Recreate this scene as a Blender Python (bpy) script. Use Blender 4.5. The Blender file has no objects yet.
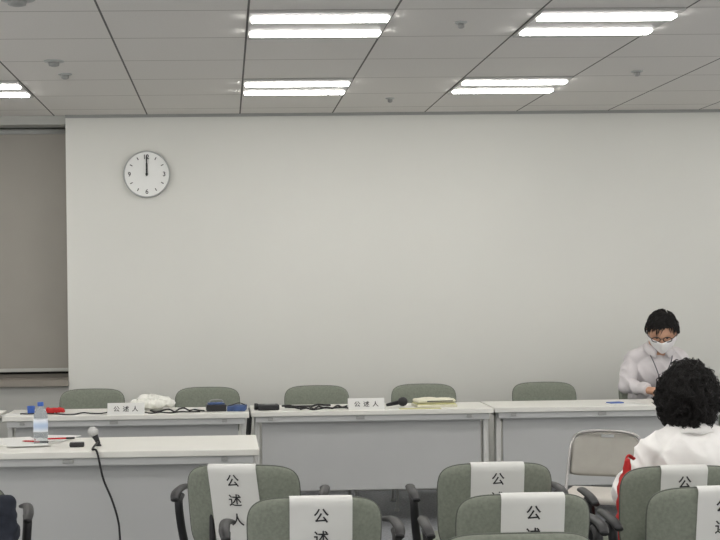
import bpy, bmesh, math, random
from mathutils import Vector, Matrix, noise, Euler
random.seed(7)
S=bpy.context.scene
COL=S.collection
try:
    S.view_settings.view_transform='Standard'
except Exception: pass
# ---------------------------------------------------------------- camera
F=1350.0; YAW=0.03; ROLL=0.0127
CX=226+F*math.tan(YAW); CY=286.5
CAMH=1.45; H=2.668; WY=9.5
camd=bpy.data.cameras.new('camera'); cam=bpy.data.objects.new('camera',camd); COL.objects.link(cam)
RC=Matrix.Rotation(-YAW,4,'Z')@Matrix.Rotation(math.pi/2,4,'X')@Matrix.Rotation(-ROLL,4,'Z')
cam.matrix_world=Matrix.Translation((0,0,CAMH))@RC
camd.sensor_width=36; camd.lens=F/720*36
camd.shift_x=(360-CX)/720; camd.shift_y=(CY-270)/720
camd.clip_start=0.05
S.camera=cam
R3=RC.to_3x3(); CP=Vector((0,0,CAMH))
def ray(px,py): return R3@Vector(((px-CX)/F,-(py-CY)/F,-1))
def atY(px,py,Y):
    d=ray(px,py); return CP+d*(Y/d.y)
def atz(px,py,z):
    d=ray(px,py); return CP+d*((z-CAMH)/d.z)
def xat(px,Y,py=400): return atY(px,py,Y).x
# ---------------------------------------------------------------- materials
def lin(c):
    c=c/255.0
    return c/12.92 if c<=0.04045 else ((c+0.055)/1.055)**2.4
def L(rgb): return (lin(rgb[0]),lin(rgb[1]),lin(rgb[2]),1)
def mat(name,rgb,rough=0.6,metal=0.0,var=0.06,scale=20,bump=0.0,bscale=200,spec=None,trans=0,stripe=None,sheen=0):
    m=bpy.data.materials.new(name); m.use_nodes=True
    nt=m.node_tree; N=nt.nodes; b=N['Principled BSDF']
    b.inputs['Roughness'].default_value=rough; b.inputs['Metallic'].default_value=metal
    if spec is not None: b.inputs['Specular IOR Level'].default_value=spec
    tc=N.new('ShaderNodeTexCoord'); nz=N.new('ShaderNodeTexNoise'); nz.inputs['Scale'].default_value=scale
    nz.inputs['Detail'].default_value=4
    nt.links.new(tc.outputs['Object'],nz.inputs['Vector'])
    rp=N.new('ShaderNodeValToRGB')
    c=L(rgb)
    rp.color_ramp.elements[0].color=tuple(x*(1-var) for x in c[:3])+(1,)
    rp.color_ramp.elements[1].color=tuple(min(1,x*(1+var)) for x in c[:3])+(1,)
    rp.color_ramp.elements[0].position=0.3; rp.color_ramp.elements[1].position=0.7
    nt.links.new(nz.outputs['Fac'],rp.inputs['Fac'])
    out=rp.outputs['Color']
    if stripe:
        w=N.new('ShaderNodeTexWave'); w.inputs['Scale'].default_value=stripe[1]; w.bands_direction=stripe[2]
        nt.links.new(tc.outputs['Object'],w.inputs['Vector'])
        mx=N.new('ShaderNodeMix'); mx.data_type='RGBA'
        nt.links.new(w.outputs['Fac'],mx.inputs['Factor'])
        nt.links.new(out,mx.inputs['A']); mx.inputs['B'].default_value=L(stripe[0])
        out=mx.outputs['Result']
    nt.links.new(out,b.inputs['Base Color'])
    if bump>0:
        n2=N.new('ShaderNodeTexNoise'); n2.inputs['Scale'].default_value=bscale; n2.inputs['Detail'].default_value=3
        nt.links.new(tc.outputs['Object'],n2.inputs['Vector'])
        bp=N.new('ShaderNodeBump'); bp.inputs['Strength'].default_value=bump; bp.inputs['Distance'].default_value=0.004
        nt.links.new(n2.outputs['Fac'],bp.inputs['Height']); nt.links.new(bp.outputs['Normal'],b.inputs['Normal'])
    if trans: b.inputs['Transmission Weight'].default_value=trans; b.inputs['IOR'].default_value=1.2
    if sheen: b.inputs['Sheen Weight'].default_value=sheen
    return m
M={}
M['wall']=mat('wall_paint',(213,213,207),0.9,var=0.015,scale=1.5,bump=0.05,bscale=300)
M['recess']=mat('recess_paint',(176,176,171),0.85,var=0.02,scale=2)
M['sill']=mat('sill_brown_grey',(140,134,125),0.7,var=0.04,scale=8)
M['dark']=mat('dark_gap',(45,42,40),0.7)
M['carpet']=mat('carpet',(130,132,135),0.95,var=0.25,scale=60,bump=0.5,bscale=400)
M['lam']=mat('cream_laminate',(221,220,213),0.4,var=0.02,scale=5)
M['tleg']=mat('table_leg_paint',(200,200,196),0.5,var=0.02,scale=5)
M['steel']=mat('grey_steel',(150,151,148),0.5,var=0.03,scale=5)
M['panel']=mat('panel_grey',(182,183,182),0.6,var=0.02,scale=4)
M['fabric']=mat('green_grey_fabric',(127,132,120),0.95,var=0.12,scale=90,bump=0.5,bscale=500)
M['piping']=mat('dark_green_piping',(84,88,80),0.8,var=0.05)
M['black']=mat('black_plastic',(28,28,30),0.45,var=0.1)
M['blackr']=mat('black_rubber',(20,20,22),0.6,var=0.1)
M['chrome']=mat('brushed_chrome',(165,163,161),0.3,metal=0.85,var=0.02)
M['silver']=mat('silver_mesh',(178,178,176),0.45,metal=0.2,var=0.1,scale=200)
M['paper']=mat('white_paper',(214,214,210),0.8,var=0.02,scale=6)
M['ink']=mat('black_ink',(40,40,42),0.8,var=0.05)
M['clockf']=mat('clock_face',(232,233,230),0.6,var=0.01)
M['rim']=mat('clock_rim',(176,178,176),0.4,var=0.02)
M['skin']=mat('skin',(200,155,128),0.6,var=0.05,scale=12)
M['hair']=mat('black_hair',(19,16,15),0.6,var=0.3,scale=60,spec=0.35)
M['shirt']=mat('striped_shirt',(216,212,211),0.85,var=0.04,scale=20,stripe=((198,193,197),90,'X'))
M['blouse']=mat('white_blouse',(238,236,233),0.85,var=0.02,scale=15)
M['trouser']=mat('dark_trousers',(48,50,58),0.9,var=0.1)
M['mask']=mat('mask_white',(244,244,244),0.8,var=0.01)
M['red']=mat('red_cloth',(180,36,36),0.8,var=0.1)
M['navy']=mat('navy_cloth',(40,44,54),0.95,var=0.2,scale=30,bump=0.5,bscale=100)
M['bundle']=mat('blue_grey_cloth',(62,84,128),0.8,var=0.3,scale=25)
M['blue']=mat('blue_plastic',(50,90,170),0.45)
M['cream']=mat('cream_vinyl',(216,213,192),0.7,var=0.06)
M['bagw']=mat('white_plastic_bag',(226,226,218),0.5,var=0.04)
M['blind']=mat('blind_fabric',(150,146,139),0.9,var=0.03,scale=3,bump=0.1,bscale=400)
M['fold']=mat('taupe_vinyl',(152,149,141),0.45,var=0.04)
M['foldseat']=mat('taupe_vinyl_lit',(194,189,181),0.5,var=0.04)  # same taupe as the backrest, with light on the seat painted into the colour
M['pet']=mat('clear_plastic',(235,240,243),0.1,trans=0.85,var=0.01)
M['label']=mat('bottle_label',(222,226,232),0.5,stripe=((170,188,215),5,'Z'))
M['yellow']=mat('yellow_green_paper',(194,191,140),0.8)
M['iris']=mat('dark_iris',(30,20,15),0.2)
M['white']=mat('eye_white',(125,110,100),0.5)
M['fix']=mat('fixture_reflector',(180,179,176),0.5,var=0.01)
m=bpy.data.materials.new('lamp_emission'); m.use_nodes=True; nt=m.node_tree
b=nt.nodes['Principled BSDF']; b.inputs['Base Color'].default_value=(1,1,1,1)
b.inputs['Emission Color'].default_value=(1,0.975,0.94,1); b.inputs['Emission Strength'].default_value=23.5
M['lamp']=m
# ceiling
CELL=0.652
CX0=atz(240,113,H).x; CY0=7.90
def ceiling_mat():
    m=bpy.data.materials.new('ceiling_tiles'); m.use_nodes=True; nt=m.node_tree; N=nt.nodes; b=N['Principled BSDF']
    b.inputs['Roughness'].default_value=0.95
    g=N.new('ShaderNodeNewGeometry'); sp=N.new('ShaderNodeSeparateXYZ'); nt.links.new(g.outputs['Position'],sp.inputs[0])
    def line(o,off,width,cell):
        a=N.new('ShaderNodeMath'); a.operation='SUBTRACT'; nt.links.new(sp.outputs[o],a.inputs[0]); a.inputs[1].default_value=off
        d=N.new('ShaderNodeMath'); d.operation='DIVIDE'; nt.links.new(a.outputs[0],d.inputs[0]); d.inputs[1].default_value=cell
        r=N.new('ShaderNodeMath'); r.operation='PINGPONG'; nt.links.new(d.outputs[0],r.inputs[0]); r.inputs[1].default_value=0.5
        l=N.new('ShaderNodeMath'); l.operation='LESS_THAN'; nt.links.new(r.outputs[0],l.inputs[0]); l.inputs[1].default_value=width/2/cell
        return l
    lx=line('X',CX0,0.010,CELL); ly=line('Y',CY0,0.012,CELL)
    nz=N.new('ShaderNodeTexNoise'); nz.inputs['Scale'].default_value=120; nt.links.new(g.outputs['Position'],nz.inputs['Vector'])
    rp=N.new('ShaderNodeValToRGB'); rp.color_ramp.elements[0].color=L((216,213,208)); rp.color_ramp.elements[1].color=L((228,225,221))
    nt.links.new(nz.outputs['Fac'],rp.inputs['Fac'])
    m1=N.new('ShaderNodeMix'); m1.data_type='RGBA'; nt.links.new(ly.outputs[0],m1.inputs['Factor']); nt.links.new(rp.outputs['Color'],m1.inputs['A']); m1.inputs['B'].default_value=L((175,171,165))
    m2=N.new('ShaderNodeMix'); m2.data_type='RGBA'; nt.links.new(lx.outputs[0],m2.inputs['Factor']); nt.links.new(m1.outputs['Result'],m2.inputs['A']); m2.inputs['B'].default_value=L((100,98,95))
    nt.links.new(m2.outputs['Result'],b.inputs['Base Color'])
    return m
M['ceil']=ceiling_mat()
# ---------------------------------------------------------------- mesh helpers
def mk(name,mesh,mt,parent=None,loc=(0,0,0),rot=(0,0,0),smooth=False,label=None,cat=None,group=None,kind=None):
    o=bpy.data.objects.new(name,mesh); COL.objects.link(o)
    if mt is not None and hasattr(mesh,'materials') and len(mesh.materials)==0: mesh.materials.append(mt)
    o.location=loc; o.rotation_euler=rot
    if parent: o.parent=parent
    if smooth:
        for p in mesh.polygons: p.use_smooth=True
    tag(o,label,cat,group,kind)
    return o
def tag(o,label=None,cat=None,group=None,kind=None):
    if label:o['label']=label
    if cat:o['category']=cat
    if group:o['group']=group
    if kind:o['kind']=kind
def empty(name,loc,rot=(0,0,0),label=None,cat=None,group=None):
    o=bpy.data.objects.new(name,None); COL.objects.link(o); o.location=loc; o.rotation_euler=rot; o.empty_display_size=0.1
    tag(o,label,cat,group); return o
def bm2me(bm,name='m'):
    bmesh.ops.recalc_face_normals(bm,faces=bm.faces[:])
    me=bpy.data.meshes.new(name); bm.to_mesh(me); bm.free(); return me
def addbox(bm,size,c=(0,0,0),bev=0.0,rot=None,seg=2):
    b2=bmesh.new(); bmesh.ops.create_cube(b2,size=1)
    bmesh.ops.scale(b2,vec=size,verts=b2.verts)
    if bev>0: bmesh.ops.bevel(b2,geom=b2.edges[:],offset=bev,segments=seg,profile=0.5,affect='EDGES')
    mt=Matrix.Translation(c)@(rot.to_matrix().to_4x4() if rot else Matrix.Identity(4))
    bmesh.ops.transform(b2,matrix=mt,verts=b2.verts)
    me=bpy.data.meshes.new('t'); b2.to_mesh(me); b2.free(); bm.from_mesh(me); bpy.data.meshes.remove(me)
def boxm(size,c=(0,0,0),bev=0.0,rot=None,seg=2):
    bm=bmesh.new(); addbox(bm,size,c,bev,rot,seg); return bm2me(bm)
def catmull(P,n=8):
    P=[Vector(p) for p in P]
    if len(P)<3: return P
    out=[]
    Q=[P[0]*2-P[1]]+P+[P[-1]*2-P[-2]]
    for i in range(1,len(Q)-2):
        for k in range(n):
            t=k/n
            out.append(0.5*((2*Q[i])+(-Q[i-1]+Q[i+1])*t+(2*Q[i-1]-5*Q[i]+4*Q[i+1]-Q[i+2])*t*t+(-Q[i-1]+3*Q[i]-3*Q[i+1]+Q[i+2])*t**3))
    out.append(P[-1]); return out
def addtube(bm,P,r,seg=10,n=8,smooth=True,flat=1.0):
    pts=catmull(P,n) if smooth else [Vector(p) for p in P]
    N=len(pts); rr=r if callable(r) else (lambda t:r)
    t0=(pts[1]-pts[0]).normalized(); up=Vector((0,0,1)) if abs(t0.z)<0.9 else Vector((1,0,0))
    a=t0.cross(up).normalized(); rings=[]
    for i,p in enumerate(pts):
        t=(pts[min(i+1,N-1)]-pts[max(i-1,0)])
        t=t.normalized() if t.length>1e-9 else t0
        a=(a-t*a.dot(t)); a=a.normalized() if a.length>1e-6 else t.orthogonal().normalized()
        bb=t.cross(a)
        rad=rr(i/(N-1))
        rings.append([bm.verts.new(p+a*math.cos(2*math.pi*k/seg)*rad+bb*math.sin(2*math.pi*k/seg)*rad*flat) for k in range(seg)])
    for i in range(N-1):
        for k in range(seg):
            bm.faces.new((rings[i][k],rings[i][(k+1)%seg],rings[i+1][(k+1)%seg],rings[i+1][k]))
    bm.faces.new(rings[0][::-1]); bm.faces.new(rings[-1])
def tubem(P,r,**k):
    bm=bmesh.new(); addtube(bm,P,r,**k); return bm2me(bm)
def addlathe(bm,prof,seg=32,mt=None):
    rings=[]
    mt=mt or Matrix.Identity(4)
    for r,z in prof:
        rings.append([bm.verts.new(mt@Vector((r*math.cos(2*math.pi*k/seg),r*math.sin(2*math.pi*k/seg),z))) for k in range(seg)])
    for i in range(len(rings)-1):
        for k in range(seg):
            bm.faces.new((rings[i][k],rings[i][(k+1)%seg],rings[i+1][(k+1)%seg],rings[i+1][k]))
    bm.faces.new(rings[0][::-1]); bm.faces.new(rings[-1])
def lathem(prof,seg=32,mt=None):
    bm=bmesh.new(); addlathe(bm,prof,seg,mt); return bm2me(bm)
def addell(bm,c,r,rot=None,u=24,v=16):
    b2=bmesh.new(); bmesh.ops.create_uvsphere(b2,u_segments=u,v_segments=v,radius=1)
    if not hasattr(r,'__len__'): r=(r,r,r)
    mt=Matrix.Translation(c)@(rot.to_matrix().to_4x4() if rot else Matrix.Identity(4))@Matrix.Diagonal((r[0],r[1],r[2],1))
    bmesh.ops.transform(b2,matrix=mt,verts=b2.verts)
    me=bpy.data.meshes.new('t'); b2.to_mesh(me); b2.free(); bm.from_mesh(me); bpy.data.meshes.remove(me)
def addcap(bm,p1,r1,p2,r2,ends=True):
    p1=Vector(p1);p2=Vector(p2); d=p2-p1
    addtube(bm,[p1,p1.lerp(p2,0.5),p2],lambda t:r1+(r2-r1)*t,seg=20,n=3)
    if ends:
        addell(bm,p1,r1,u=20,v=12); addell(bm,p2,r2,u=20,v=12)
def remesh(bm,vox,smooth=6,disp=None):
    me=bm2me(bm,'blob'); o=bpy.data.objects.new('tmp',me); COL.objects.link(o)
    r=o.modifiers.new('r','REMESH'); r.mode='VOXEL'; r.voxel_size=vox
    if smooth:
        s=o.modifiers.new('s','SMOOTH'); s.iterations=smooth; s.factor=0.5
    dg=bpy.context.evaluated_depsgraph_get()
    ev=o.evaluated_get(dg); me2=bpy.data.meshes.new_from_object(ev)
    bpy.data.objects.remove(o)
    if disp:
        nr=[v.normal.copy() for v in me2.vertices]
        for v,n in zip(me2.vertices,nr): v.co+=n*disp(v.co)
    for p in me2.polygons: p.use_smooth=True
    me2.materials.clear()
    return me2
def sstep(a,b,x):
    t=max(0,min(1,(x-a)/(b-a))); return t*t*(3-2*t)
def textmesh(txt,size):
    c=bpy.data.curves.new('txt','FONT'); c.body=txt; c.size=size; c.align_x='CENTER'; c.align_y='CENTER'
    c.offset=size*0.012; c.resolution_u=4
    o=bpy.data.objects.new('tmp',c); COL.objects.link(o)
    dg=bpy.context.evaluated_depsgraph_get(); me=bpy.data.meshes.new_from_object(o.evaluated_get(dg))
    bpy.data.objects.remove(o); me.materials.clear()
    if me.vertices:
        xs=[v.co.x for v in me.vertices]; ys=[v.co.y for v in me.vertices]
        ox=(min(xs)+max(xs))/2; oy=(min(ys)+max(ys))/2
        for v in me.vertices: v.co.x-=ox; v.co.y-=oy
    return me
# ---------------------------------------------------------------- room
XL=-4.2; XR=5.2; YF=-2.5
xw=xat(67,WY,250)
def st(name,size,c,mt): return mk(name,boxm(size,c),mt,kind='structure')
st('floor',(XR-XL+0.6,WY-YF+1.0,0.1),((XL+XR)/2,(WY+YF)/2+0.2,-0.05),M['carpet'])
st('ceiling',(XR-XL+0.6,WY-YF+1.0,0.1),((XL+XR)/2,(WY+YF)/2+0.2,H+0.05),M['ceil'])
st('wall_back',(XR-xw,0.5,H),((XR+xw)/2,WY+0.25,H/2),M['wall'])
st('wall_right',(0.1,1.5,H),(XR+0.05,WY-0.75,H/2),M['wall'])
st('wall_left',(0.1,2.0,H),(XL-0.05,WY-0.5,H/2),M['wall'])
# window recess
def zz(px,py,Y): return atY(px,py,Y).z
zlint=zz(40,124,WY); zsl=zz(40,380,WY); 
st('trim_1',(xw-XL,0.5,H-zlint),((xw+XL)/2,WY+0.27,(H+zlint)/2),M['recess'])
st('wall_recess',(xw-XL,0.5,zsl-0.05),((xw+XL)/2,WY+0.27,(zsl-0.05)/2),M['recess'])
st('trim_2',(xw-XL,0.42,0.045),((xw+XL)/2,WY+0.19,zsl-0.0225),M['sill'])
st('window_1',(xw-XL,0.04,zlint-zsl),((xw+XL)/2,WY+0.38,(zlint+zsl)/2),M['dark'])
st('ceiling_shadow_line',(XR-xw,0.012,0.02),((XR+xw)/2,WY-0.006,H-0.01),M['steel'])  # grey strip standing in for the thin shadow line where wall meets ceiling
st('baseboard_back',(XR-xw,0.012,0.08),((XR+xw)/2,WY-0.006,0.04),M['steel'])
st('trim_4',(xw-XL,0.04,0.03),((xw+XL)/2,WY+0.30,zz(40,376,WY+0.3)),M['sill'])
# roller blind
bl=empty('roller_blind',((xw+XL)/2,WY+0.22,zlint-0.04),label='taupe fabric roller blind drawn over the window',cat='blind')
zb=zz(40,370,WY+0.22)
bm=bmesh.new(); W=xw-XL-0.02; nn=60
vs=[]
hb=zlint-0.04-zb
for i in range(nn+1):
    x=-W/2+W*i/nn; vs.append((bm.verts.new((x,0.003*math.sin(i*0.9),0)),bm.verts.new((x,0.003*math.sin(i*0.9),-hb))))
for i in range(nn): bm.faces.new((vs[i][0],vs[i+1][0],vs[i+1][1],vs[i][1]))
mk('blind_fabric',bm2me(bm),M['blind'],bl,smooth=True)
mk('roller_tube',tubem([(-W/2,0,0.012),(0,0,0.012),(W/2,0,0.012)],0.02),M['steel'],bl,smooth=True)
mk('bottom_bar',boxm((W,0.02,0.025),(0,0,-hb),0.004),M['recess'],bl)
# ---------------------------------------------------------------- ceiling lights
hm=boxm((CELL-0.01,CELL-0.01,0.012),(0,0,-0.006),0.003)
tm=boxm((CELL-0.035,0.086,0.010),(0,0,-0.005),0.002)
hm.materials.append(M['fix']); tm.materials.append(M['lamp'])
for i in range(5):
    for k in (-5,-3,0,2,5):
        x=CX0+CELL*(k+0.5); y=CY0+CELL*0.5-3*CELL*i
        e=empty('ceiling_light',(x,y,H),label='recessed square ceiling light with two glowing white tubes',cat='ceiling light',group='fluorescent ceiling lights')
        mk('light_housing',hm,None,e)
        for dy in (-0.185,0.165): mk('lamp_tube',tm,None,e,loc=(0,dy,-0.0125))
# detectors
def disc(px,py,r,lab,nm='smoke_detector',cat='smoke detector'):
    p=atz(px,py,H); e=empty(nm,(p.x,p.y,H),label=lab,cat=cat)
    mk('base_plate',lathem([(r*0.8,-0.008),(r,-0.004),(r,0)]),M['rim'],e,smooth=True)
    mk('sensor_head',lathem([(r*0.25,-0.030),(r*0.5,-0.025),(r*0.55,-0.008)],seg=20),M['steel'],e,smooth=True)
disc(54,61,0.055,'small round white sprinkler head on the ceiling','sprinkler_head','sprinkler')
disc(65,74,0.04,'small flat round white ceiling sensor')
disc(461,22,0.03,'small grey round ceiling sensor')
disc(390,98,0.03,'small grey round ceiling sensor')
disc(637,71,0.035,'flat round white ceiling sensor')
disc(17,-1,0.075,'round grey ceiling smoke detector')
# ---------------------------------------------------------------- clock
pc=atY(147,174.5,WY); cr=23.3/142.0
ck=empty('wall_clock',(pc.x,WY-0.001,pc.z),(math.radians(90),0,0),label='round white wall clock with black hands at twelve',cat='clock')
mk('clock_rim',lathem([(cr,0),(cr,0.03),(cr*0.985,0.038),(cr*0.95,0.038),(cr*0.94,0.028),(cr*0.94,0)],seg=64),M['rim'],ck,smooth=True)
mk('clock_face',lathem([(cr*0.95,0.0),(cr*0.95,0.029)],seg=64),M['clockf'],ck)
for n in (12,3,6,9):
    me=textmesh(str(n),0.045); a=math.radians(90-30*n)
    mk('numeral',me,M['ink'],ck,loc=(math.cos(a)*cr*0.74,math.sin(a)*cr*0.74,0.031))
for n in range(12):
    if n%3==0: continue
    a=math.radians(30*n)
    mk('hour_mark',boxm((0.020,0.006,0.001),(math.cos(a)*cr*0.76,math.sin(a)*cr*0.76,0.030),rot=Euler((0,0,a))),M['ink'],ck)
mk('hour_hand',boxm((0.012,0.085,0.002),(0,0.033,0.033),0.0005),M['black'],ck)
mk('minute_hand',boxm((0.009,0.145,0.002),(0,0.058,0.036),0.0005),M['black'],ck)
mk('hand_hub',lathem([(0.009,0.028),(0.009,0.04)],seg=20),M['black'],ck)
# ---------------------------------------------------------------- tables
TH=0.70
def table(name,xl,yf,length,depth,label,rot=0,group='long white meeting tables'):
    e=empty(name,(xl+length/2,yf+depth/2,0),(0,0,rot),label=label,cat='table',group=group)
    mk('tabletop',boxm((length,depth,0.03),(0,0,TH-0.015),0.004),M['lam'],e)
    mk('hinge_rail',boxm((length-0.05,0.03,0.036),(0,-depth/2+0.03,TH-0.049),0.003),M['panel'],e)
    for xx,ww in ((-length*0.05,0.05),(length*0.4,0.03),(-length*0.42,0.03)):
        mk('rail_clip',boxm((ww,0.008,0.018),(xx,-depth/2+0.011,TH-0.045),0.002),M['steel'],e)
    mk('modesty_panel',boxm((length-0.13,0.012,0.42),(0,-depth/2+0.09,0.42),0.003),M['panel'],e)
    mk('under_shelf',boxm((length-0.16,depth*0.55,0.008),(0,0.04,TH-0.10),0.002),M['steel'],e)
    for s in (-1,1):
        bm=bmesh.new(); x=s*(length/2-0.035)
        addbox(bm,(0.03,0.06,TH-0.09),(x,-depth/2+0.10,(TH-0.03+0.06)/2),0.006)
        addbox(bm,(0.035,depth*0.92,0.035),(x,0,0.055),0.008)
        addbox(bm,(0.03,depth*0.7,0.03),(x,0,TH-0.045),0.005)
        mk('leg',bm2me(bm),M['tleg'],e)
        for yy in (-depth*0.40,depth*0.40):
            mk('caster',lathem([(0.016,-0.011),(0.02,-0.008),(0.02,0.008),(0.016,0.011)],seg=20,mt=Matrix.Translation((x,yy,0.02))@Matrix.Rotation(math.pi/2,4,'Y')),M['blackr'],e,smooth=False)
    return e
p1=atz(250,412,TH); yfar=p1.y
x2=atz(492,407,TH).x; LEN=x2-p1.x-0.012
lab='white laminate meeting table with grey panel'
table('folding_table',p1.x-LEN-0.006-0.0,yfar-0.06,LEN,0.45,lab+', covered with cables')
table('folding_table',p1.x+0.006,yfar,LEN,0.45,lab+', holding microphones')
table('folding_table',x2+0.006,yfar+0.03,LEN,0.45,lab+', used by masked man')
table('folding_table',p1.x-2*LEN-0.05,yfar-0.06,LEN,0.45,lab+' beside window blind')
pn=atz(259,449,TH); pb=atz(256,434,TH); ND=min(0.6,pb.y-pn.y)
table('folding_table',pn.x-1.6,pn.y,1.6,ND,lab+', holding water bottle')
# ---------------------------------------------------------------- chairs
CT=0.78
BA=0.220; BH=0.165; BZ=CT-BH-0.008; BT=0.024
def bmid(x,z): return -0.20-(z-0.46)*0.2+0.8*x*x
def bpt(r,th,side):
    c,s=math.cos(th),math.sin(th); n=5.5
    u=r*math.copysign(abs(c)**(2/n),c); v=r*math.copysign(abs(s)**(2/n),s)
    x=BA*u*(1-0.05*(1-v)/2); z=BZ+BH*v+0.008*(1-u*u)*(0.5+v/2)
    t=BT*max(0,1-r**7)**0.5
    return Vector((x,bmid(x,z)+side*t,z))
def backrest():
    bm=bmesh.new(); na=64; nr=10
    for side in (1,-1):
        c=bm.verts.new(bpt(0,0,side)); prev=None
        for i in range(1,nr+1):
            r=1-(1-i/nr)**1.8
            ring=[bm.verts.new(bpt(r,2*math.pi*k/na,side)) for k in range(na)]
            for k in range(na):
                if prev: bm.faces.new((prev[k],prev[(k+1)%na],ring[(k+1)%na],ring[k]))
                else: bm.faces.new((c,ring[k],ring[(k+1)%na]))
            prev=ring
    bmesh.ops.remove_doubles(bm,verts=bm.verts,dist=1e-5)
    return bm2me(bm)
CH={}
CH['backrest']=(backrest(),'fabric',True)
CH['edge_piping']=(tubem([bpt(0.988,2*math.pi*k/96,0) for k in range(97)],0.0042,seg=8,smooth=False),'piping',True)
CH['seat']=(boxm((0.45,0.43,0.06),(0,0.02,0.415),0.028,seg=4),'fabric',True)
for s in (-1,1):
    CH['back_bracket%d'%s]=(tubem([(s*0.12,-0.12,0.38),(s*0.12,-0.215,0.40),(s*0.12,-0.232,0.48),(s*0.12,bmid(.12,.60)-0.010,0.60)],0.011),'black',True)
for k,y in ((0,0.17),(1,-0.15)):
    CH['seat_rail%d'%k]=(tubem([(-0.19,y,0.378),(0.19,y,0.378)],0.011,smooth=False),'black',True)
for s,nm in ((-1,'armrestL'),(1,'armrestR')):
    bm=bmesh.new()
    addtube(bm,[(s*0.19,-0.02,0.385),(s*0.255,-0.02,0.40),(s*0.275,-0.04,0.48),(s*0.285,-0.06,0.60),(s*0.285,-0.02,0.628)],0.013,flat=1.3)
    addtube(bm,[(s*0.285,-0.14,0.625),(s*0.29,-0.08,0.645),(s*0.285,0.05,0.650),(s*0.265,0.15,0.635)],lambda t:0.019*(1-0.25*abs(2*t-1)**3),flat=0.6,seg=14)
    CH[nm]=(bm2me(bm),'black',True)
k=0
for sx in (-1,1):
    for sy in (-1,1):
        bm=bmesh.new(); addtube(bm,[(sx*0.19,sy*0.15+0.01,0.375),(sx*0.205,sy*0.185+0.0,0.2),(sx*0.215,sy*0.21,0.008)],lambda t:0.013-0.003*t)
        addlathe(bm,[(0.014,0),(0.016,0.006),(0.013,0.02)],seg=14,mt=Matrix.Translation((sx*0.215,sy*0.21,0)))
        CH['leg%d'%k]=(bm2me(bm),'steel',True); k+=1
for kk,(me,mn,sm) in CH.items():
    me.materials.append(M[mn])
    for p in me.polygons: p.use_smooth=True
def pname(kk):
    for q in ('armrest','leg','back_bracket','seat_rail'):
        if kk.startswith(q): return q
    return kk
clab='green-grey padded chair with black armrests'
def chair(loc,rz,label=clab,group='padded armchairs'):
    e=empty('armchair',(loc[0],loc[1],0),(0,0,rz),label=label,cat='chair',group=group)
    for kk,(me,mn,sm) in CH.items():
        o=bpy.data.objects.new(pname(kk),me); COL.objects.link(o); o.parent=e
    return e
def chair_top(px,py,deg,**k):
    P=atz(px,py,CT+0.0); rz=math.radians(deg)
    off=Matrix.Rotation(rz,3,'Z')@Vector((0,-0.264,0))
    o=P-off
    return chair((o.x,o.y),rz,**k),(o.x,o.y,rz)
def sign(cx,cy,rz,width=0.2,length=0.30,xo=0.0,tilt=0.0,chars='公述人',size=0.05,sp=0.072,first=0.056,label='white paper sign with vertical black characters hung over a chair'):
    top=CT-0.005; g=0.003
    path=[]
    for i in range(6): path.append((BT+g, top-0.10+0.09*i/5,1))
    path+= [(BT*0.75+g,top-0.001,0),(BT*0.35,top+0.005,0),(-BT*0.35,top+0.005,0),(-BT*0.75-g,top-0.001,0)]
    n=16
    for i in range(n+1): path.append((-BT-g-0.012*(i/n)**2, top-0.012-(length)*i/n,-1))
    bm=bmesh.new(); nx=12; rows=[]
    def warp(x,z):
        dz=z-top
        return x+xo-dz*math.tan(tilt)
    for dy,z,sd in path:
        r=[]
        for i in range(nx+1):
            x=-width/2+width*i/nx; X=warp(x,z)
            zt=z+0.008*(1-(X/BA)**2)-0.004
            cr_=0.0016*(1-2*abs(noise.noise(Vector((X*18,z*26,cx)))))
            r.append(bm.verts.new((X,bmid(X,z)+dy-max(0,cr_)*(1 if sd<0 else 0.2),zt)))
        rows.append(r)
    for a,b_ in zip(rows,rows[1:]):
        for i in range(nx): bm.faces.new((a[i],a[i+1],b_[i+1],b_[i]))
    me=bm2me(bm)
    s=mk('paper_sign',me,M['paper'],loc=(cx,cy,0),rot=(0,0,rz),smooth=True,label=label,cat='sign',group='paper signs on the chair backs')
    for i,ch in enumerate(chars):
        tmh=textmesh(ch,size)
        zc=top-first-sp*i
        for v in tmh.vertices:
            x,zv=v.co.x,zc+v.co.y
            X=warp(x,zv); frac=max(0,(top-0.012-zv)/length)
            v.co=Vector((X,bmid(X,zv)-BT-g-0.012*frac**2-0.0032,zv+0.008*(1-(X/BA)**2)-0.004))
        mk('printed_character',tmh,M['ink'],s)
    return s
specs=[(241,465,-10,True,dict(width=0.185,xo=-0.035,tilt=math.radians(5),sp=0.075,length=0.33)),
       (315,497,0,True,dict(xo=0.018)),
       (497,463,0,True,dict()),
       (526,494,0,True,dict(xo=0.02,width=0.205)),
       (683,466,0,True,dict(width=0.17,xo=0.0)),
       (717,487,0,True,dict(width=0.165,xo=0.014)),
       (520,533,0,False,None)]
cc=[]
for (px,py,dg,sg,kw) in specs:
    e,o=chair_top(px,py,dg,label=clab+(' beneath a paper sign' if sg else ''))
    cc.append(o)
    if sg: sign(*o,**kw)
# chairs behind the far tables facing the audience
for px in (92,206,317,421,543,648):
    Y=9.20 if px==648 else 9.06; x=xat(px,Y)
    chair((x,Y-0.25),math.pi+math.radians(random.uniform(-4,4)),label='green-grey padded chair tucked behind the meeting table',group='chairs behind the meeting tables')
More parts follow.
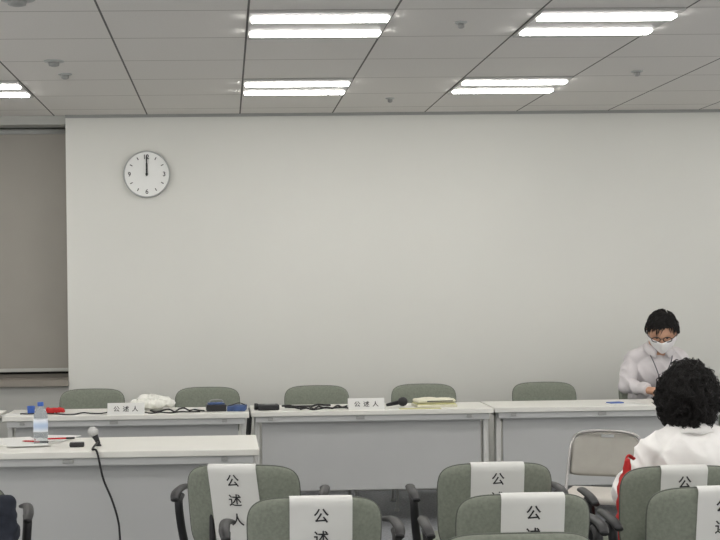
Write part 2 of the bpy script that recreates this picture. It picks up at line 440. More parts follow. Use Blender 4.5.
# chair with jacket
e,oj=chair_top(-58,486,8,label=clab+' beneath a jacket')
def wr(a,s): return lambda co: a*noise.noise(co*s)+a*0.5*noise.noise(co*s*2.3)
bm=bmesh.new()
addell(bm,(0,-0.245,0.60),(0.235,0.070,0.20)); addell(bm,(0,-0.26,0.735),(0.21,0.055,0.05))
addcap(bm,(-0.2,-0.25,0.70),0.045,(-0.24,-0.27,0.42),0.04); addcap(bm,(0.2,-0.25,0.70),0.045,(0.235,-0.27,0.42),0.04)
mk('jacket',remesh(bm,0.01,3,wr(0.024,15)),M['navy'],loc=(oj[0],oj[1],0),rot=(0,0,oj[2]),label='dark navy jacket draped over a chair back',cat='jacket')
# ---------------------------------------------------------------- folding chair
pf=atz(599,494,0.43)
fe=empty('folding_chair',(pf.x+0.02,pf.y+0.02,0),(0,0,math.radians(180-24)),label='taupe vinyl folding chair with grey metal tube frame',cat='chair')
bm=bmesh.new()
addtube(bm,[(-0.180,0.20,0.012),(-0.178,0.0,0.38),(-0.175,-0.10,0.56),(-0.168,-0.165,0.65),(-0.13,-0.185,0.698),(0,-0.19,0.712),(0.13,-0.185,0.698),(0.168,-0.165,0.65),(0.175,-0.10,0.56),(0.178,0.0,0.38),(0.180,0.20,0.012)],0.008,n=10)
mk('front_leg_frame',bm2me(bm),M['chrome'],fe,smooth=True)
bm=bmesh.new()
addtube(bm,[(-0.155,-0.22,0.012),(-0.155,-0.05,0.25),(-0.155,0.12,0.40)],0.008); addtube(bm,[(0.155,-0.22,0.012),(0.155,-0.05,0.25),(0.155,0.12,0.40)],0.008)
addtube(bm,[(-0.155,-0.18,0.06),(0.155,-0.18,0.06)],0.008,smooth=False)
mk('rear_leg_frame',bm2me(bm),M['chrome'],fe,smooth=True)
mk('seat',boxm((0.335,0.36,0.035),(0,0.04,0.425),0.015,seg=3),M['foldseat'],fe,smooth=True)
bm=bmesh.new(); nx,nz=20,14
def fpt(i,j,sd):
    u=-1+2*i/nx; v=-1+2*j/nz
    x=0.168*u*(1-0.10*max(0,v)**4); z=0.602+0.105*v-0.034*abs(u)**4*(v if v>0 else 0.3*v)
    y=-0.105-(z-0.555)*0.53+0.038*(u*u-1)
    return Vector((x,y+sd*0.012*(1-max(abs(u),abs(v))**8),z))
G={}
for sd in (1,-1):
    for i in range(nx+1):
        for j in range(nz+1): G[sd,i,j]=bm.verts.new(fpt(i,j,sd))
    for i in range(nx):
        for j in range(nz):
            if i in (8,9,10,11) and j==nz-2: continue
            bm.faces.new((G[sd,i,j],G[sd,i+1,j],G[sd,i+1,j+1],G[sd,i,j+1]))
bmesh.ops.remove_doubles(bm,verts=bm.verts,dist=1e-4)
mk('backrest',bm2me(bm),M['fold'],fe,smooth=True)
# ---------------------------------------------------------------- items
def ontab(px,py=None,Y=None):
    if Y is None: p=atz(px,py,TH); return Vector((p.x,p.y,TH))
    return Vector((xat(px,Y),Y,TH))
b0=ontab(41,445)
bo=empty('water_bottle',b0,label='clear plastic water bottle with blue cap and label',cat='bottle')
mk('bottle_body',lathem([(0.026,0),(0.033,0.004),(0.034,0.012),(0.032,0.03),(0.034,0.04),(0.034,0.06),(0.033,0.10),(0.034,0.13),(0.032,0.15),(0.023,0.17),(0.013,0.183),(0.0125,0.19)],seg=40),M['pet'],bo,smooth=True)
mk('bottle_label',lathem([(0.0345,0.065),(0.0348,0.066),(0.0348,0.125),(0.0345,0.126)],seg=40),M['label'],bo,smooth=True)
mk('bottle_cap',lathem([(0.0145,0.188),(0.015,0.19),(0.015,0.204),(0.013,0.207)],seg=30),M['blue'],bo,smooth=True)
def paper(px,py,w,d,deg,label='loose white paper sheet on the table',mt='paper',h=0.002,z=0.0,nm='paper_sheet',cat='paper'):
    p=ontab(px,py)
    return mk(nm,boxm((w,d,h),(0,0,h/2),min(h*0.3,0.002)),M[mt],loc=(p.x,p.y,TH+z),rot=(0,0,math.radians(deg)),label=label,cat=cat)
paper(15,441,0.21,0.29,20); paper(52,439,0.21,0.27,-15,z=0.003); paper(28,446,0.2,0.14,8,z=0.006)
def pen(px,py,deg,mt,label):
    p=ontab(px,py); e=empty('pen',(p.x,p.y,TH+0.013),(0,0,math.radians(deg)),label=label,cat='pen')
    mk('barrel',lathem([(0.001,-0.07),(0.004,-0.055),(0.0045,0.05)],seg=12,mt=Matrix.Rotation(math.pi/2,4,'Y')),M[mt],e,smooth=True)
    mk('cap',lathem([(0.0052,0.03),(0.0052,0.07),(0.003,0.073)],seg=12,mt=Matrix.Rotation(math.pi/2,4,'Y')),M['black'],e,smooth=True)
pen(60,441,10,'red','red pen lying on papers'); pen(35,444,-20,'red','red pen lying on papers')
p=ontab(77,447); e=empty('remote_control',(p.x,p.y,TH+0.001),(0,0,math.radians(4)),label='small black remote control on the table',cat='remote control')
mk('remote_body',boxm((0.07,0.035,0.022),(0,0,0.011),0.005),M['black'],e); mk('button_pad',boxm((0.05,0.02,0.002),(0,0,0.0225)),M['steel'],e)
# microphones
def mic(p,yawd,pitch,label,ball='steel',scale=1.0,stand=True):
    e=empty('microphone',p,(0,0,math.radians(yawd)),label=label,cat='microphone')
    if stand:
        mk('stand_base',lathem([(0.022*scale,0),(0.023*scale,0.004),(0.015*scale,0.010),(0.008*scale,0.02)],seg=24),M['black'],e,smooth=True)
        z0=0.026*scale
    else: z0=0.029*scale
    rt=Matrix.Translation((0,0,z0))@Matrix.Rotation(math.radians(90-pitch),4,'Y')@Matrix.Diagonal((scale,scale,scale,1))
    a,b_=(-0.015,-0.01) if stand else (-0.05,-0.03)
    e2=0.0 if stand else 0.045
    mk('mic_handle',lathem([(0.010,a),(0.012,b_),(0.016,e2 if not stand else 0.015),(0.021,0.045)],seg=24,mt=rt),M['black'],e,smooth=True)
    mk('mic_grille',lathem([(0.018,0.040),(0.029,0.052),(0.034,0.070),(0.031,0.088),(0.018,0.102),(0.003,0.107)],seg=24,mt=rt),M[ball],e,smooth=True)
    return e
pm=ontab(98,446); mic(pm,160,62,'silver-headed microphone on a small stand with black cable',ball='silver',scale=0.75)
yf=pn.y
def cable(P,r,label,nm='cable'):
    return mk(nm,tubem(P,r,seg=8),M['blackr'],smooth=True,label=label,cat='cable')
f1=atY(97,452,yf-0.012); f2=atY(103,478,yf-0.03); f3=atY(112,500,yf-0.04); f4=atY(118,520,yf-0.05); f5=atY(120,538,yf-0.05)
g=Vector((f5.x+0.02,f5.y-0.05,0.006))
cable([pm+Vector((0,-0.0,0.02)),Vector((pm.x-0.004,yf+0.0,TH+0.012)),f1,f2,f3,f4,f5,g,g+Vector((0.25,-0.1,0))],0.005,'black microphone cable hanging over the table edge')
yt=yfar
mic(ontab(393,Y=yt+0.14),-10,12,'black handheld microphone lying on the table',ball='black',stand=False,scale=0.85)
p=ontab(268,Y=yt+0.12); e=empty('video_device',p,(0,0,0.08),label='compact black electronic device lying among cables',cat='electronic device')
mk('device_body',boxm((0.13,0.09,0.034),(0,0,0.018),0.008,seg=3),M['black'],e,smooth=False)
mk('device_lens',lathem([(0.018,0),(0.020,0.006),(0.020,0.020),(0.014,0.022)],seg=24,mt=Matrix.Translation((-0.075,0,0.022))@Matrix.Rotation(-math.pi/2,4,'Y')@Matrix.Translation((0,0,-0.012))),M['blackr'],e,smooth=True)
mk('device_screen',boxm((0.06,0.05,0.003),(0.01,0,0.036),0.001),M['steel'],e)
def wig(x0,x1,Y,n,amp,r,label):
    P=[]
    for i in range(n):
        px=x0+(x1-x0)*i/(n-1); p=ontab(px,Y=Y+random.uniform(-amp,amp)); p.z+=r+random.choice([0,0.004,0.010]); P.append(p)
    cable(P,r,label)
for a in ((150,204,yt+0.10,12,0.07,0.005),(285,347,yt+0.12,14,0.06,0.006),(282,330,yt+0.26,9,0.05,0.006),(300,350,yt+0.03,9,0.02,0.005),(120,200,yt+0.0,9,0.02,0.004),(20,110,yt+0.0,11,0.03,0.004)):
    wig(*a,'tangled black cable on the meeting table')
# placards
def placard(px,Y,w=0.22,h=0.068):
    p=ontab(px,Y=Y); e=empty('name_placard',p,label='folded white paper name placard with black characters',cat='name placard',group='name placards')
    bm=bmesh.new(); d=0.035
    a=[(-w/2,-d,0),(w/2,-d,0),(w/2,0,h),(-w/2,0,h),(-w/2,d,0),(w/2,d,0)]
    v=[bm.verts.new(q) for q in a]
    bm.faces.new((v[0],v[1],v[2],v[3])); bm.faces.new((v[3],v[2],v[5],v[4])); bm.faces.new((v[0],v[3],v[4])); bm.faces.new((v[1],v[5],v[2])); bm.faces.new((v[0],v[4],v[5],v[1]))
    mk('folded_card',bm2me(bm),M['paper'],e)
    for i,ch in enumerate('公述人'):
        mk('printed_character',textmesh(ch,0.038),M['ink'],e,loc=((i-1)*0.055,-d/2-0.002,h/2),rot=(math.atan2(h,d),0,0))
placard(126,yt-0.02); placard(366,yt+0.06)
p=ontab(153,Y=yt+0.24)
def crump(a,s): return lambda co: a*(1-2*abs(noise.noise(co*s)))+a*0.6*(1-2*abs(noise.noise(co*s*2.1+Vector((5,2,1)))))
def seat_on(me,eps=0.0005):
    z=min(v.co.z for v in me.vertices)
    for v in me.vertices: v.co.z-=z-eps
    return me
bm=bmesh.new(); addell(bm,(0,0,0.022),(0.125,0.07,0.022)); addell(bm,(-0.02,0.01,0.036),(0.075,0.05,0.028)); addell(bm,(0.06,0,0.026),(0.05,0.05,0.024))
mk('plastic_bag',seat_on(remesh(bm,0.005,1,crump(0.012,20))),M['bagw'],loc=p,label='crumpled white plastic bag on the table',cat='bag')
p=ontab(216,Y=yt+0.12)
e=empty('electronic_case',p,(0,0,0.06),label='flat black boxy device with a blue cover',cat='electronic device')
mk('case_body',boxm((0.12,0.13,0.040),(0,0,0.0205),0.004),M['black'],e)
mk('blue_cover',boxm((0.10,0.10,0.008),(0,0,0.045),0.002),M['bundle'],e)
mk('case_handle',tubem([(-0.045,-0.02,0.045),(-0.03,-0.02,0.066),(0.03,-0.02,0.066),(0.045,-0.02,0.045)],0.004),M['steel'],e,smooth=True)
p=ontab(237,Y=yt+0.12)
e=empty('zip_case',p,(0,0,-0.1),label='flat blue-grey zip case beside a black device',cat='case')
mk('case_body',boxm((0.11,0.14,0.030),(0,0,0.0155),0.004),M['bundle'],e)
mk('case_strap',tubem([(-0.05,-0.05,0.031),(-0.02,-0.02,0.038),(0.01,0.01,0.045),(0.045,0.02,0.034)],0.005,flat=0.6),M['black'],e,smooth=True)
p=ontab(434,Y=yt+0.2)
mk('document_folder',boxm((0.25,0.17,0.016),(0,0,0.008),0.003),M['cream'],loc=p,rot=(0,0,0.08),label='cream document folder on the table',cat='folder',group='stacked document folders')
mk('document_folder',boxm((0.24,0.165,0.006),(0,0,0.003),0.002),M['yellow'],loc=p+Vector((0,0,0.0165)),rot=(0,0,0.05),label='yellow-green document folder in a stack',cat='folder',group='stacked document folders')
bm=bmesh.new(); addbox(bm,(0.24,0.13,0.020),(0,0,0.011),0.008); addell(bm,(-0.04,0,0.016),(0.07,0.055,0.013))
e=empty('soft_pouch',p+Vector((0,0,0.0228)),(0,0,0.10),label='flat soft cream pouch lying on document folders',cat='pouch')
mk('pouch_body',seat_on(remesh(bm,0.004,3,crump(0.002,18))),M['cream'],e)
mk('zip',boxm((0.16,0.004,0.006),(0.02,-0.067,0.013)),M['black'],e)
p=ontab(420,Y=yt+0.04)
mk('paper_sheet',boxm((0.25,0.06,0.003),(0,0,0.0015)),M['yellow'],loc=p,label='yellowish paper slip at the table edge',cat='paper')
p=ontab(55,Y=yt+0.10); bm=bmesh.new(); addbox(bm,(0.11,0.06,0.03),(0,0,0.018),0.01)
mk('red_pouch',seat_on(remesh(bm,0.004,3,wr(0.006,40))),M['red'],loc=p,label='small red fabric pouch on the table',cat='pouch')
p=ontab(31,Y=yt+0.12); e=empty('marker_pot',p,label='small blue plastic pot on the table',cat='pot')
mk('pot_body',lathem([(0.018,0),(0.022,0.004),(0.024,0.045),(0.021,0.045),(0.019,0.01)],seg=24),M['blue'],e,smooth=True)
for px,Y,w,d,dg in ((85,yt+0.05,0.21,0.12,5),(20,yt+0.05,0.2,0.15,-8),(185,yt+0.2,0.21,0.15,12),(300,yt+0.3,0.2,0.1,0)):
    q=ontab(px,Y=Y); mk('paper_sheet',boxm((w,d,0.002),(0,0,0.001)),M['paper'],loc=q,rot=(0,0,math.radians(dg)),label='loose white paper sheet on the table',cat='paper')
q=ontab(625,Y=yt+0.12); mk('paper_sheet',boxm((0.2,0.14,0.004),(0,0,0.002)),M['paper'],loc=q,rot=(0,0,0.2),label='white papers with a bluish cover by the man',cat='paper')
q=ontab(615,Y=yt+0.18); mk('blue_notebook',boxm((0.09,0.06,0.006),(0,0,0.003),0.001),M['blue'],loc=q+Vector((-0.0,0,0.004)),rot=(0,0,0.2),label='small blue notebook on the table',cat='notebook')
# ---------------------------------------------------------------- people
def head_pt(n,off=0.0,feat=1.0):
    x,y,z=n
    px,py,pz=x*0.076,y*0.096,z*0.118
    if z<0:
        px*=1-0.30*(-z)**1.4
        if y>0: py*=1-0.40*(-z)
    fr=sstep(0.0,0.6,-y)*feat
    py-=0.022*math.exp(-(x/0.16)**2-((z+0.16)/0.20)**2)*fr
    py-=0.006*math.exp(-((z-0.20)/0.12)**2)*fr
    py+=0.012*math.exp(-((abs(x)-0.40)/0.18)**2-((z-0.03)/0.12)**2)*fr
    py-=0.007*math.exp(-(x/0.28)**2-((z+0.52)/0.10)**2)*fr
    py-=0.008*math.exp(-(x/0.3)**2-((z+0.88)/0.18)**2)*fr
    v=Vector((px,py,pz))
    if off: v+=Vector((x/0.076,y/0.096,z/0.118)).normalized()*off
    return v
def addhead(bm,M4):
    b2=bmesh.new(); bmesh.ops.create_uvsphere(b2,u_segments=56,v_segments=40,radius=1)
    for v in b2.verts: v.co=M4@head_pt(v.co.normalized())
    me=bpy.data.meshes.new('t'); b2.to_mesh(me); b2.free(); bm.from_mesh(me); bpy.data.meshes.remove(me)
    for s in (-1,1):
        addell(bm,M4@Vector((s*0.079,0.008,-0.005)),(0.010,0.018,0.030),rot=M4.to_euler())
        addell(bm,M4@Vector((s*0.085,0.014,0.006)),(0.006,0.014,0.022),rot=M4.to_euler())
def hairm(M4,line,off,nf,ns,inner=-0.006,sub=6):
    bm=bmesh.new(); bmesh.ops.create_icosphere(bm,subdivisions=sub,radius=1)
    for v in bm.verts:
        n=v.co.normalized(); k=line(n)
        o=inner+(off(n)-inner)*k
        base=head_pt(n,feat=0)
        d=Vector((n.x/0.076,n.y/0.096,n.z/0.118)).normalized()
        o+=k*(nf*noise.noise(n*ns)+nf*0.5*noise.noise(n*ns*2.2+Vector((3,1,7))))
        v.co=M4@(base+d*o)
    return bm
def strands(bm,M4,line,off,num,length,flow,r,wave,lo=-0.001,hi=0.003,K=7,wf=1.0,sm=3,thr=0.85):
    c=0; tries=0
    while c<num and tries<num*8:
        tries+=1
        n=Vector((random.gauss(0,1),random.gauss(0,1),random.gauss(0,1))).normalized()
        if line(n)<thr: continue
        c+=1
        P=[]; m=n.copy(); fl=flow(n)+Vector((random.gauss(0,.25),random.gauss(0,.25),random.gauss(0,.25)))
        ln=length(n) if callable(length) else length
        ph=random.uniform(0,6.28); l0=random.uniform(lo,hi); l1=random.uniform(lo,hi)
        for i in range(K):
            t=i/(K-1)
            fl2=(fl-m*fl.dot(m))
            if fl2.length<1e-4: fl2=m.orthogonal()
            fl2.normalize(); sd=m.cross(fl2)
            if i: m=(m+fl2*ln/K/0.1+sd*wave*math.sin(ph+i*wf)/0.1).normalized()
            lift=off(m)+l0+(l1-l0)*t+wave*0.3*math.cos(ph+i*wf)
            P.append(M4@head_pt(m,lift,0))
        addtube(bm,P,lambda q:r*(1-0.85*q**2)*(0.4+0.6*min(1,q*5)),seg=5,n=sm)
def eyes(par,M4):
    for s in (-1,1):
        c=head_pt(Vector((s*0.40,-0.9,0.03)).normalized())
        c=Vector((s*0.031,c.y+0.0085,0.004))
        bm=bmesh.new(); addell(bm,M4@c,0.0100,u=16,v=12); mk('eye',bm2me(bm),M['white'],par,smooth=True)
        bm=bmesh.new(); addell(bm,M4@(c+Vector((0,-0.0070,-0.003))),0.0058,u=12,v=8); mk('iris',bm2me(bm),M['iris'],par,smooth=True)
def addhand(bm,wrist,dirv,palmn,side,curl=0.35,sc=1.0):
    d=Vector(dirv).normalized(); nrm=Vector(palmn); nrm=(nrm-d*nrm.dot(d)).normalized(); s=d.cross(nrm)*side
    w=Vector(wrist)
    R=Matrix((s,d,nrm)).transposed().to_4x4()
    addell(bm,w+d*0.05*sc,(0.040*sc,0.052*sc,0.014*sc),rot=R.to_euler())
    addcap(bm,w,0.024*sc,w+d*0.03*sc,0.022*sc)
    for i,(o,ln) in enumerate(((0.030,0.072),(0.010,0.080),(-0.010,0.075),(-0.029,0.058))):
        p=w+(d*0.085+s*o)*sc; ang=0.15; a=p; L3=[0.45*ln,0.30*ln,0.25*ln]
        spread=s*(o*1.2)
        for j,l in enumerate(L3):
            ang+=curl
            dd=(d*math.cos(ang)-nrm*math.sin(ang)+spread).normalized()
            b_=a+dd*l*sc; addcap(bm,a,(0.0085-0.0007*j)*sc,b_,(0.008-0.0008*j)*sc); a=b_
    a=w+(d*0.025+s*0.03)*sc
    for j,(l,aa) in enumerate(((0.04,0.7),(0.03,0.35),(0.025,0.1))):
        dd=(d*math.cos(aa)+s*math.sin(aa)-nrm*0.25).normalized(); b_=a+dd*l*sc
        addcap(bm,a,(0.0115-0.001*j)*sc,b_,(0.0105-0.001*j)*sc); a=b_
# ---- man
mx=xat(655,8.95); MY=9.0
HM=Matrix.Translation((0.008,-0.195,1.122))@Matrix.Rotation(math.radians(-20),4,'Z')@Matrix.Rotation(math.radians(28),4,'X')@Matrix.Diagonal((1.13,1.10,1.12,1))
man=empty('person',(mx,MY,0),label='man in striped shirt, mask and glasses, hands on table',cat='person')
sh=0.170; J=dict(sL=(-sh,-0.08,0.92),sR=(sh,-0.08,0.92),eL=(-0.228,-0.17,0.765),eR=(0.205,-0.19,0.76),wL=(-0.120,-0.37,0.745),wR=(0.02,-0.41,0.745))
def man_core(bm,g):
    addell(bm,(0,-0.0,0.54),(0.165+g,0.115+g,0.09+g)); addell(bm,(0,-0.03,0.68),(0.152+g,0.105+g,0.17+g))
    addell(bm,(0,-0.07,0.86),(0.165+g,0.105+g,0.13+g)); addell(bm,(0,-0.075,0.93),(0.163+g,0.07+g,0.06+g))
    for s in (-1,1): addcap(bm,(s*0.035,-0.10,0.995),0.038+g,(s*0.15,-0.085,0.935),0.044+g)
bm=bmesh.new(); man_core(bm,-0.01)
addcap(bm,(0,-0.09,0.94),0.062,(0,-0.13,1.06),0.060)
for s,a,b_,w in ((-1,'sL','eL','wL'),(1,'sR','eR','wR')):
    addcap(bm,J[a],0.040,J[b_],0.032); addcap(bm,J[b_],0.032,J[w],0.024)
    addcap(bm,(s*0.09,-0.02,0.52),0.07,(s*0.11,-0.40,0.49),0.052); addcap(bm,(s*0.11,-0.40,0.49),0.052,(s*0.11,-0.38,0.10),0.036)
    addcap(bm,(s*0.11,-0.36,0.05),0.038,(s*0.12,-0.52,0.035),0.028)
addhand(bm,J['wL'],(0.75,-0.60,0.05),(0.1,-0.2,1),1,0.35,1.05); addhand(bm,J['wR'],(-0.85,-0.25,0.15),(0.0,-0.3,1),-1,0.4,1.05)
addhead(bm,HM)
mk('body',remesh(bm,0.005,1),M['skin'],man)
def cloth(co):
    return 0.008*noise.noise(co*9)+0.012*(1-2.2*abs(noise.noise(Vector((co.x*14+co.z*8,co.y*13,co.z*6)))))-0.005
bm=bmesh.new(); man_core(bm,0.016)
for a,b_,w in (('sL','eL','wL'),('sR','eR','wR')):
    addcap(bm,J[a],0.056,J[b_],0.052); addtube(bm,[J[b_],Vector(J[b_]).lerp(Vector(J[w]),0.5),Vector(J[b_]).lerp(Vector(J[w]),0.85)],lambda t:0.050-0.010*t,seg=20); addell(bm,J[b_],0.051)
mk('shirt',remesh(bm,0.006,1,cloth),M['shirt'],man)
bm=bmesh.new()
for s in (-1,1):
    addcap(bm,(s*0.09,0.0,0.54),0.088,(s*0.11,-0.40,0.50),0.064); addcap(bm,(s*0.11,-0.40,0.50),0.064,(s*0.11,-0.38,0.09),0.052)
addell(bm,(0,0,0.54),(0.18,0.13,0.085))
mk('trousers',remesh(bm,0.01,4),M['trouser'],man)
for s in (-1,1):
    bm=bmesh.new(); addell(bm,(s*0.115,-0.44,0.045),(0.048,0.14,0.040)); addbox(bm,(0.085,0.26,0.02),(s*0.115,-0.44,0.012),0.004)
    mk('shoe',remesh(bm,0.006,3),M['black'],man)
for s in (-1,1):
    bm=bmesh.new(); top=[(s*0.020,-0.182,1.000),(s*0.050,-0.178,1.022),(s*0.070,-0.12,1.045),(s*0.048,-0.06,1.055),(s*0.003,-0.048,1.058)]
    bot=[(s*0.045,-0.215,0.950),(s*0.092,-0.190,0.980),(s*0.100,-0.12,1.005),(s*0.064,-0.035,1.020),(s*0.003,-0.022,1.022)]
    tp=catmull(top,4); bt=catmull(bot,4)
    va=[bm.verts.new(q) for q in tp]; vb=[bm.verts.new(q) for q in bt]
    for i in range(len(va)-1): bm.faces.new((va[i],va[i+1],vb[i+1],vb[i]))
    c_=mk('collar',bm2me(bm),M['shirt'],man,smooth=True); sd=c_.modifiers.new('s','SOLIDIFY'); sd.thickness=0.005
def mline(n):
    if n.y<-0.62: h=0.52
    elif n.y<-0.15: h=0.52-(n.y+0.62)*0.75
    else: h=0.16-(n.y+0.15)*0.80
    return h+0.10*noise.noise(n*7)
hl=lambda n: sstep(-0.05,0.05, n.z-mline(n))
ho=lambda n:0.015-0.004*max(0,n.z)**2+0.004*noise.noise(n*4)
bm=hairm(HM,hl,lambda n:ho(n)-0.005,0.003,4,sub=5)
def mflow(n):
    if n.z>0.55: return Vector((-0.9 if n.x<0.25 else 0.9,-0.7,0.0))
    return Vector((-0.35 if n.x<0.2 else 0.3,-0.5 if n.y<0 else 0.1,-1))
strands(bm,HM,hl,ho,800,lambda n:0.045 if n.y<-0.3 and n.z>0.3 else 0.022,mflow,0.0034,0.0015,lo=-0.001,hi=0.008,K=6,sm=2,thr=0.6)
mk('hair',bm2me(bm),M['hair'],man,smooth=True)
eyes(man,HM)
bm=bmesh.new()
for s in (-1,1):
    P=[HM@Vector((s*0.032+0.024*math.cos(a),-0.108,0.005+0.016*math.sin(a))) for a in [2*math.pi*k/20 for k in range(21)]]
    addtube(bm,P,0.0030,seg=6,smooth=False)
    addtube(bm,[HM@Vector((s*0.056,-0.107,0.01)),HM@Vector((s*0.080,-0.06,0.01)),HM@Vector((s*0.084,0.005,0.005))],0.0024,seg=6)
addtube(bm,[HM@Vector((-0.008,-0.108,0.009)),HM@Vector((0,-0.112,0.012)),HM@Vector((0.008,-0.108,0.009))],0.0024,seg=6)
mk('glasses',bm2me(bm),M['black'],man,smooth=True)
bm=bmesh.new(); nx,nz=24,16; G=[]
for j in range(nz+1):
    z=-0.06-0.92*j/nz; row=[]
    for i in range(nx+1):
        az=(-1+2*i/nx)*math.radians(74)*(0.84+0.16*math.sin(math.pi*j/nz)); c=math.sqrt(1-min(0.999,z*z))
        n=Vector((math.sin(az)*c,-math.cos(az)*c,z))
        v=head_pt(n,0.009,0.55); v.y-=0.014*math.exp(-(az/0.5)**2)+0.002*math.sin(j*2.1)
        row.append(bm.verts.new(HM@v))
    G.append(row)
for j in range(nz):
    for i in range(nx): bm.faces.new((G[j][i],G[j][i+1],G[j+1][i+1],G[j+1][i]))
fm=mk('face_mask',bm2me(bm),M['mask'],man,smooth=True,label='white pleated surgical mask')
sd=fm.modifiers.new('s','SOLIDIFY'); sd.thickness=0.003
for s in (-1,1):
    mk('ear_loop',tubem([HM@Vector((s*0.066,-0.055,-0.02)),HM@Vector((s*0.084,-0.02,0.0)),HM@Vector((s*0.088,0.02,0.01)),HM@Vector((s*0.08,-0.01,-0.04)),HM@Vector((s*0.056,-0.048,-0.075))],0.0015,seg=5),M['mask'],man,smooth=True)
    mk('lanyard',tubem([(s*0.080,-0.12,1.012),(s*0.068,-0.203,0.95),(s*0.037,-0.212,0.87),(s*0.002-0.005,-0.207,0.78)],0.003,seg=6),M['navy'],man,smooth=True)
# ---- woman
gx,gy,_=cc[4]
wx=xat(694,gy); WYY=gy+0.02
wo=empty('person',(wx,WYY,0),label='woman with curly black hair, white blouse, seated facing away',cat='person')
HW=Matrix.Translation((0.002,0.05,0.985))@Matrix.Rotation(math.radians(180-35),4,'Z')@Matrix.Rotation(math.radians(12),4,'X')
K=dict(sL=(-0.160,0.0,0.800),sR=(0.160,0.0,0.800),eL=(-0.240,0.03,0.64),eR=(0.235,0.03,0.65),wL=(-0.11,0.22,0.575),wR=(0.11,0.22,0.575))
def wo_core(bm,g):
    addell(bm,(0,0.0,0.54),(0.165+g,0.12+g,0.08+g)); addell(bm,(0,0.0,0.64),(0.150+g,0.10+g,0.14+g))
    addell(bm,(0,0.0,0.75),(0.160+g,0.095+g,0.12+g)); addell(bm,(0,0.01,0.805),(0.158+g,0.07+g,0.05+g))
    for s in (-1,1): addcap(bm,(s*0.025,0.02,0.865),0.036+g,(s*0.14,0.005,0.812),0.040+g)
bm=bmesh.new(); wo_core(bm,-0.01); addcap(bm,(0,0.015,0.84),0.050,(0,0.04,0.94),0.048)
for s,a,b_,w in ((-1,'sL','eL','wL'),(1,'sR','eR','wR')):
    addcap(bm,K[a],0.042,K[b_],0.034); addcap(bm,K[b_],0.034,K[w],0.022)
    addcap(bm,(s*0.09,0.02,0.53),0.065,(s*0.10,0.40,0.50),0.05); addcap(bm,(s*0.10,0.40,0.50),0.05,(s*0.10,0.38,0.10),0.034)
    addcap(bm,(s*0.10,0.37,0.05),0.034,(s*0.11,0.50,0.03),0.025)
addhand(bm,K['wL'],(0.4,0.8,0.0),(0,0,1),1,0.25,0.92); addhand(bm,K['wR'],(-0.4,0.8,0.0),(0,0,1),-1,0.25,0.92)
addhead(bm,HW)
mk('body',remesh(bm,0.006,2),M['skin'],wo)
bm=bmesh.new(); wo_core(bm,0.016)
for a,b_,w in (('sL','eL','wL'),('sR','eR','wR')):
    addcap(bm,K[a],0.056,K[b_],0.060); addtube(bm,[K[b_],Vector(K[b_]).lerp(Vector(K[w]),0.4),Vector(K[b_]).lerp(Vector(K[w]),0.8)],lambda t:0.058-0.016*t,seg=20)
mk('blouse',remesh(bm,0.006,1,cloth),M['blouse'],wo)
bm=bmesh.new(); A=[];B_=[];C_=[]
for i in range(25):
    a=math.radians(-215+250*i/24)
    cx_,cy_=math.cos(a),math.sin(a)
    A.append(bm.verts.new((0.058*cx_,0.030+0.058*cy_,0.915)))
    B_.append(bm.verts.new((0.068*cx_,0.028+0.070*cy_,0.914)))
    C_.append(bm.verts.new((0.092*cx_,0.022+0.086*cy_,0.872-0.004*math.sin(i*1.1))))
for i in range(24):
    bm.faces.new((A[i],A[i+1],B_[i+1],B_[i])); bm.faces.new((B_[i],B_[i+1],C_[i+1],C_[i]))
c_=mk('collar',bm2me(bm),M['blouse'],wo,smooth=True); sd=c_.modifiers.new('s','SOLIDIFY'); sd.thickness=0.004
bm=bmesh.new()
for s in (-1,1):
    addcap(bm,(s*0.09,0.02,0.54),0.085,(s*0.10,0.40,0.505),0.062); addcap(bm,(s*0.10,0.40,0.505),0.062,(s*0.10,0.38,0.09),0.05)
addell(bm,(0,0,0.54),(0.18,0.13,0.08))
mk('trousers',remesh(bm,0.01,4),M['trouser'],wo)
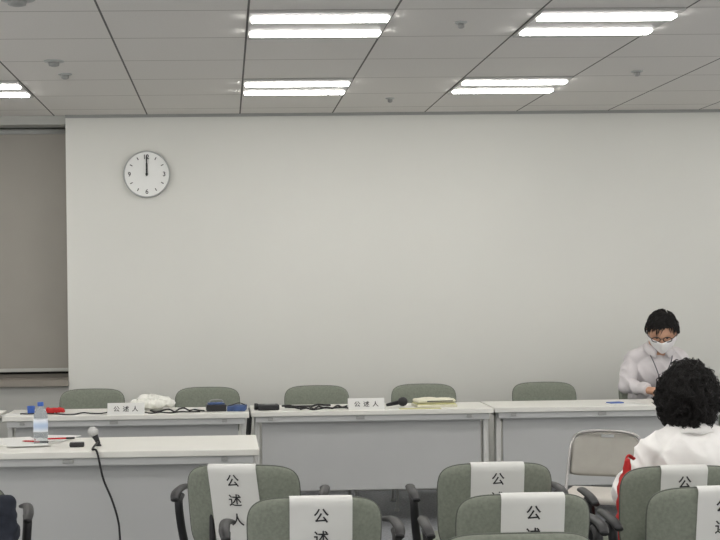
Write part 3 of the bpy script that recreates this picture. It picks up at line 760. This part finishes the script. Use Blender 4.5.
for s in (-1,1):
    bm=bmesh.new(); addell(bm,(s*0.105,0.43,0.04),(0.042,0.125,0.036)); addbox(bm,(0.07,0.23,0.02),(s*0.105,0.43,0.012),0.004)
    mk('shoe',remesh(bm,0.006,3),M['black'],wo)
hw=lambda n: sstep(-0.1,0.1, max(n.y+0.45, n.z-0.45, abs(n.x)-0.75)) * sstep(-1.1,-0.85,n.z)
def hwo(n):
    w_=n+Vector((noise.noise(n*2.2),noise.noise(n*2.2+Vector((9,0,0))),noise.noise(n*2.2+Vector((0,9,0)))))*0.35
    return 0.025+0.008*max(0,n.y)-0.008*max(0,-n.z)+0.019*(1-2.0*abs(noise.noise(w_*2.8)))+0.009*noise.noise(n*6)
bm=hairm(HW,hw,lambda n:hwo(n)-0.003,0.001,8,sub=6)
wfl=lambda n:Vector((n.y*1.0+noise.noise(n*2.2)*3,-n.x*1.0+noise.noise(n*2.2+Vector((4,4,4)))*3,-0.8+noise.noise(n*2.2+Vector((8,1,4)))*3))
strands(bm,HW,hw,hwo,2800,0.065,wfl,0.0013,0.005,lo=-0.003,hi=0.006,K=8,wf=0.9,sm=2)
# loose wavy locks at the outline
strands(bm,HW,hw,hwo,260,0.050,wfl,0.0024,0.010,lo=0.002,hi=0.013,K=8,wf=1.2,sm=2)
mk('hair',bm2me(bm),M['hair'],wo,smooth=True)
eyes(wo,HW)
# red bag by the chair side
bm=bmesh.new(); addcap(bm,(0.012,0.0,0.045),0.014,(0,0,-0.06),0.022); addell(bm,(0,0,-0.10),(0.026,0.07,0.11)); addell(bm,(0,0,-0.20),(0.034,0.08,0.08))
bx=xat(625,gy-0.12,480)
rb_=empty('red_bag',(bx,gy-0.12,0.735),label='red cloth shoulder bag hanging beside the seated woman',cat='bag')
mk('bag_body',remesh(bm,0.006,3,wr(0.010,20)),M['red'],rb_)
mk('strap',tubem([(0.0,0.0,0.0),(0.008,0.01,0.05),(0.02,0.02,0.065),(0.045,0.03,0.05)],0.008,flat=0.5),M['red'],rb_,smooth=True)
# world
w=bpy.data.worlds.new('world'); S.world=w; w.use_nodes=True
w.node_tree.nodes['Background'].inputs[0].default_value=(0.99,0.985,0.97,1)
w.node_tree.nodes['Background'].inputs[1].default_value=1.25
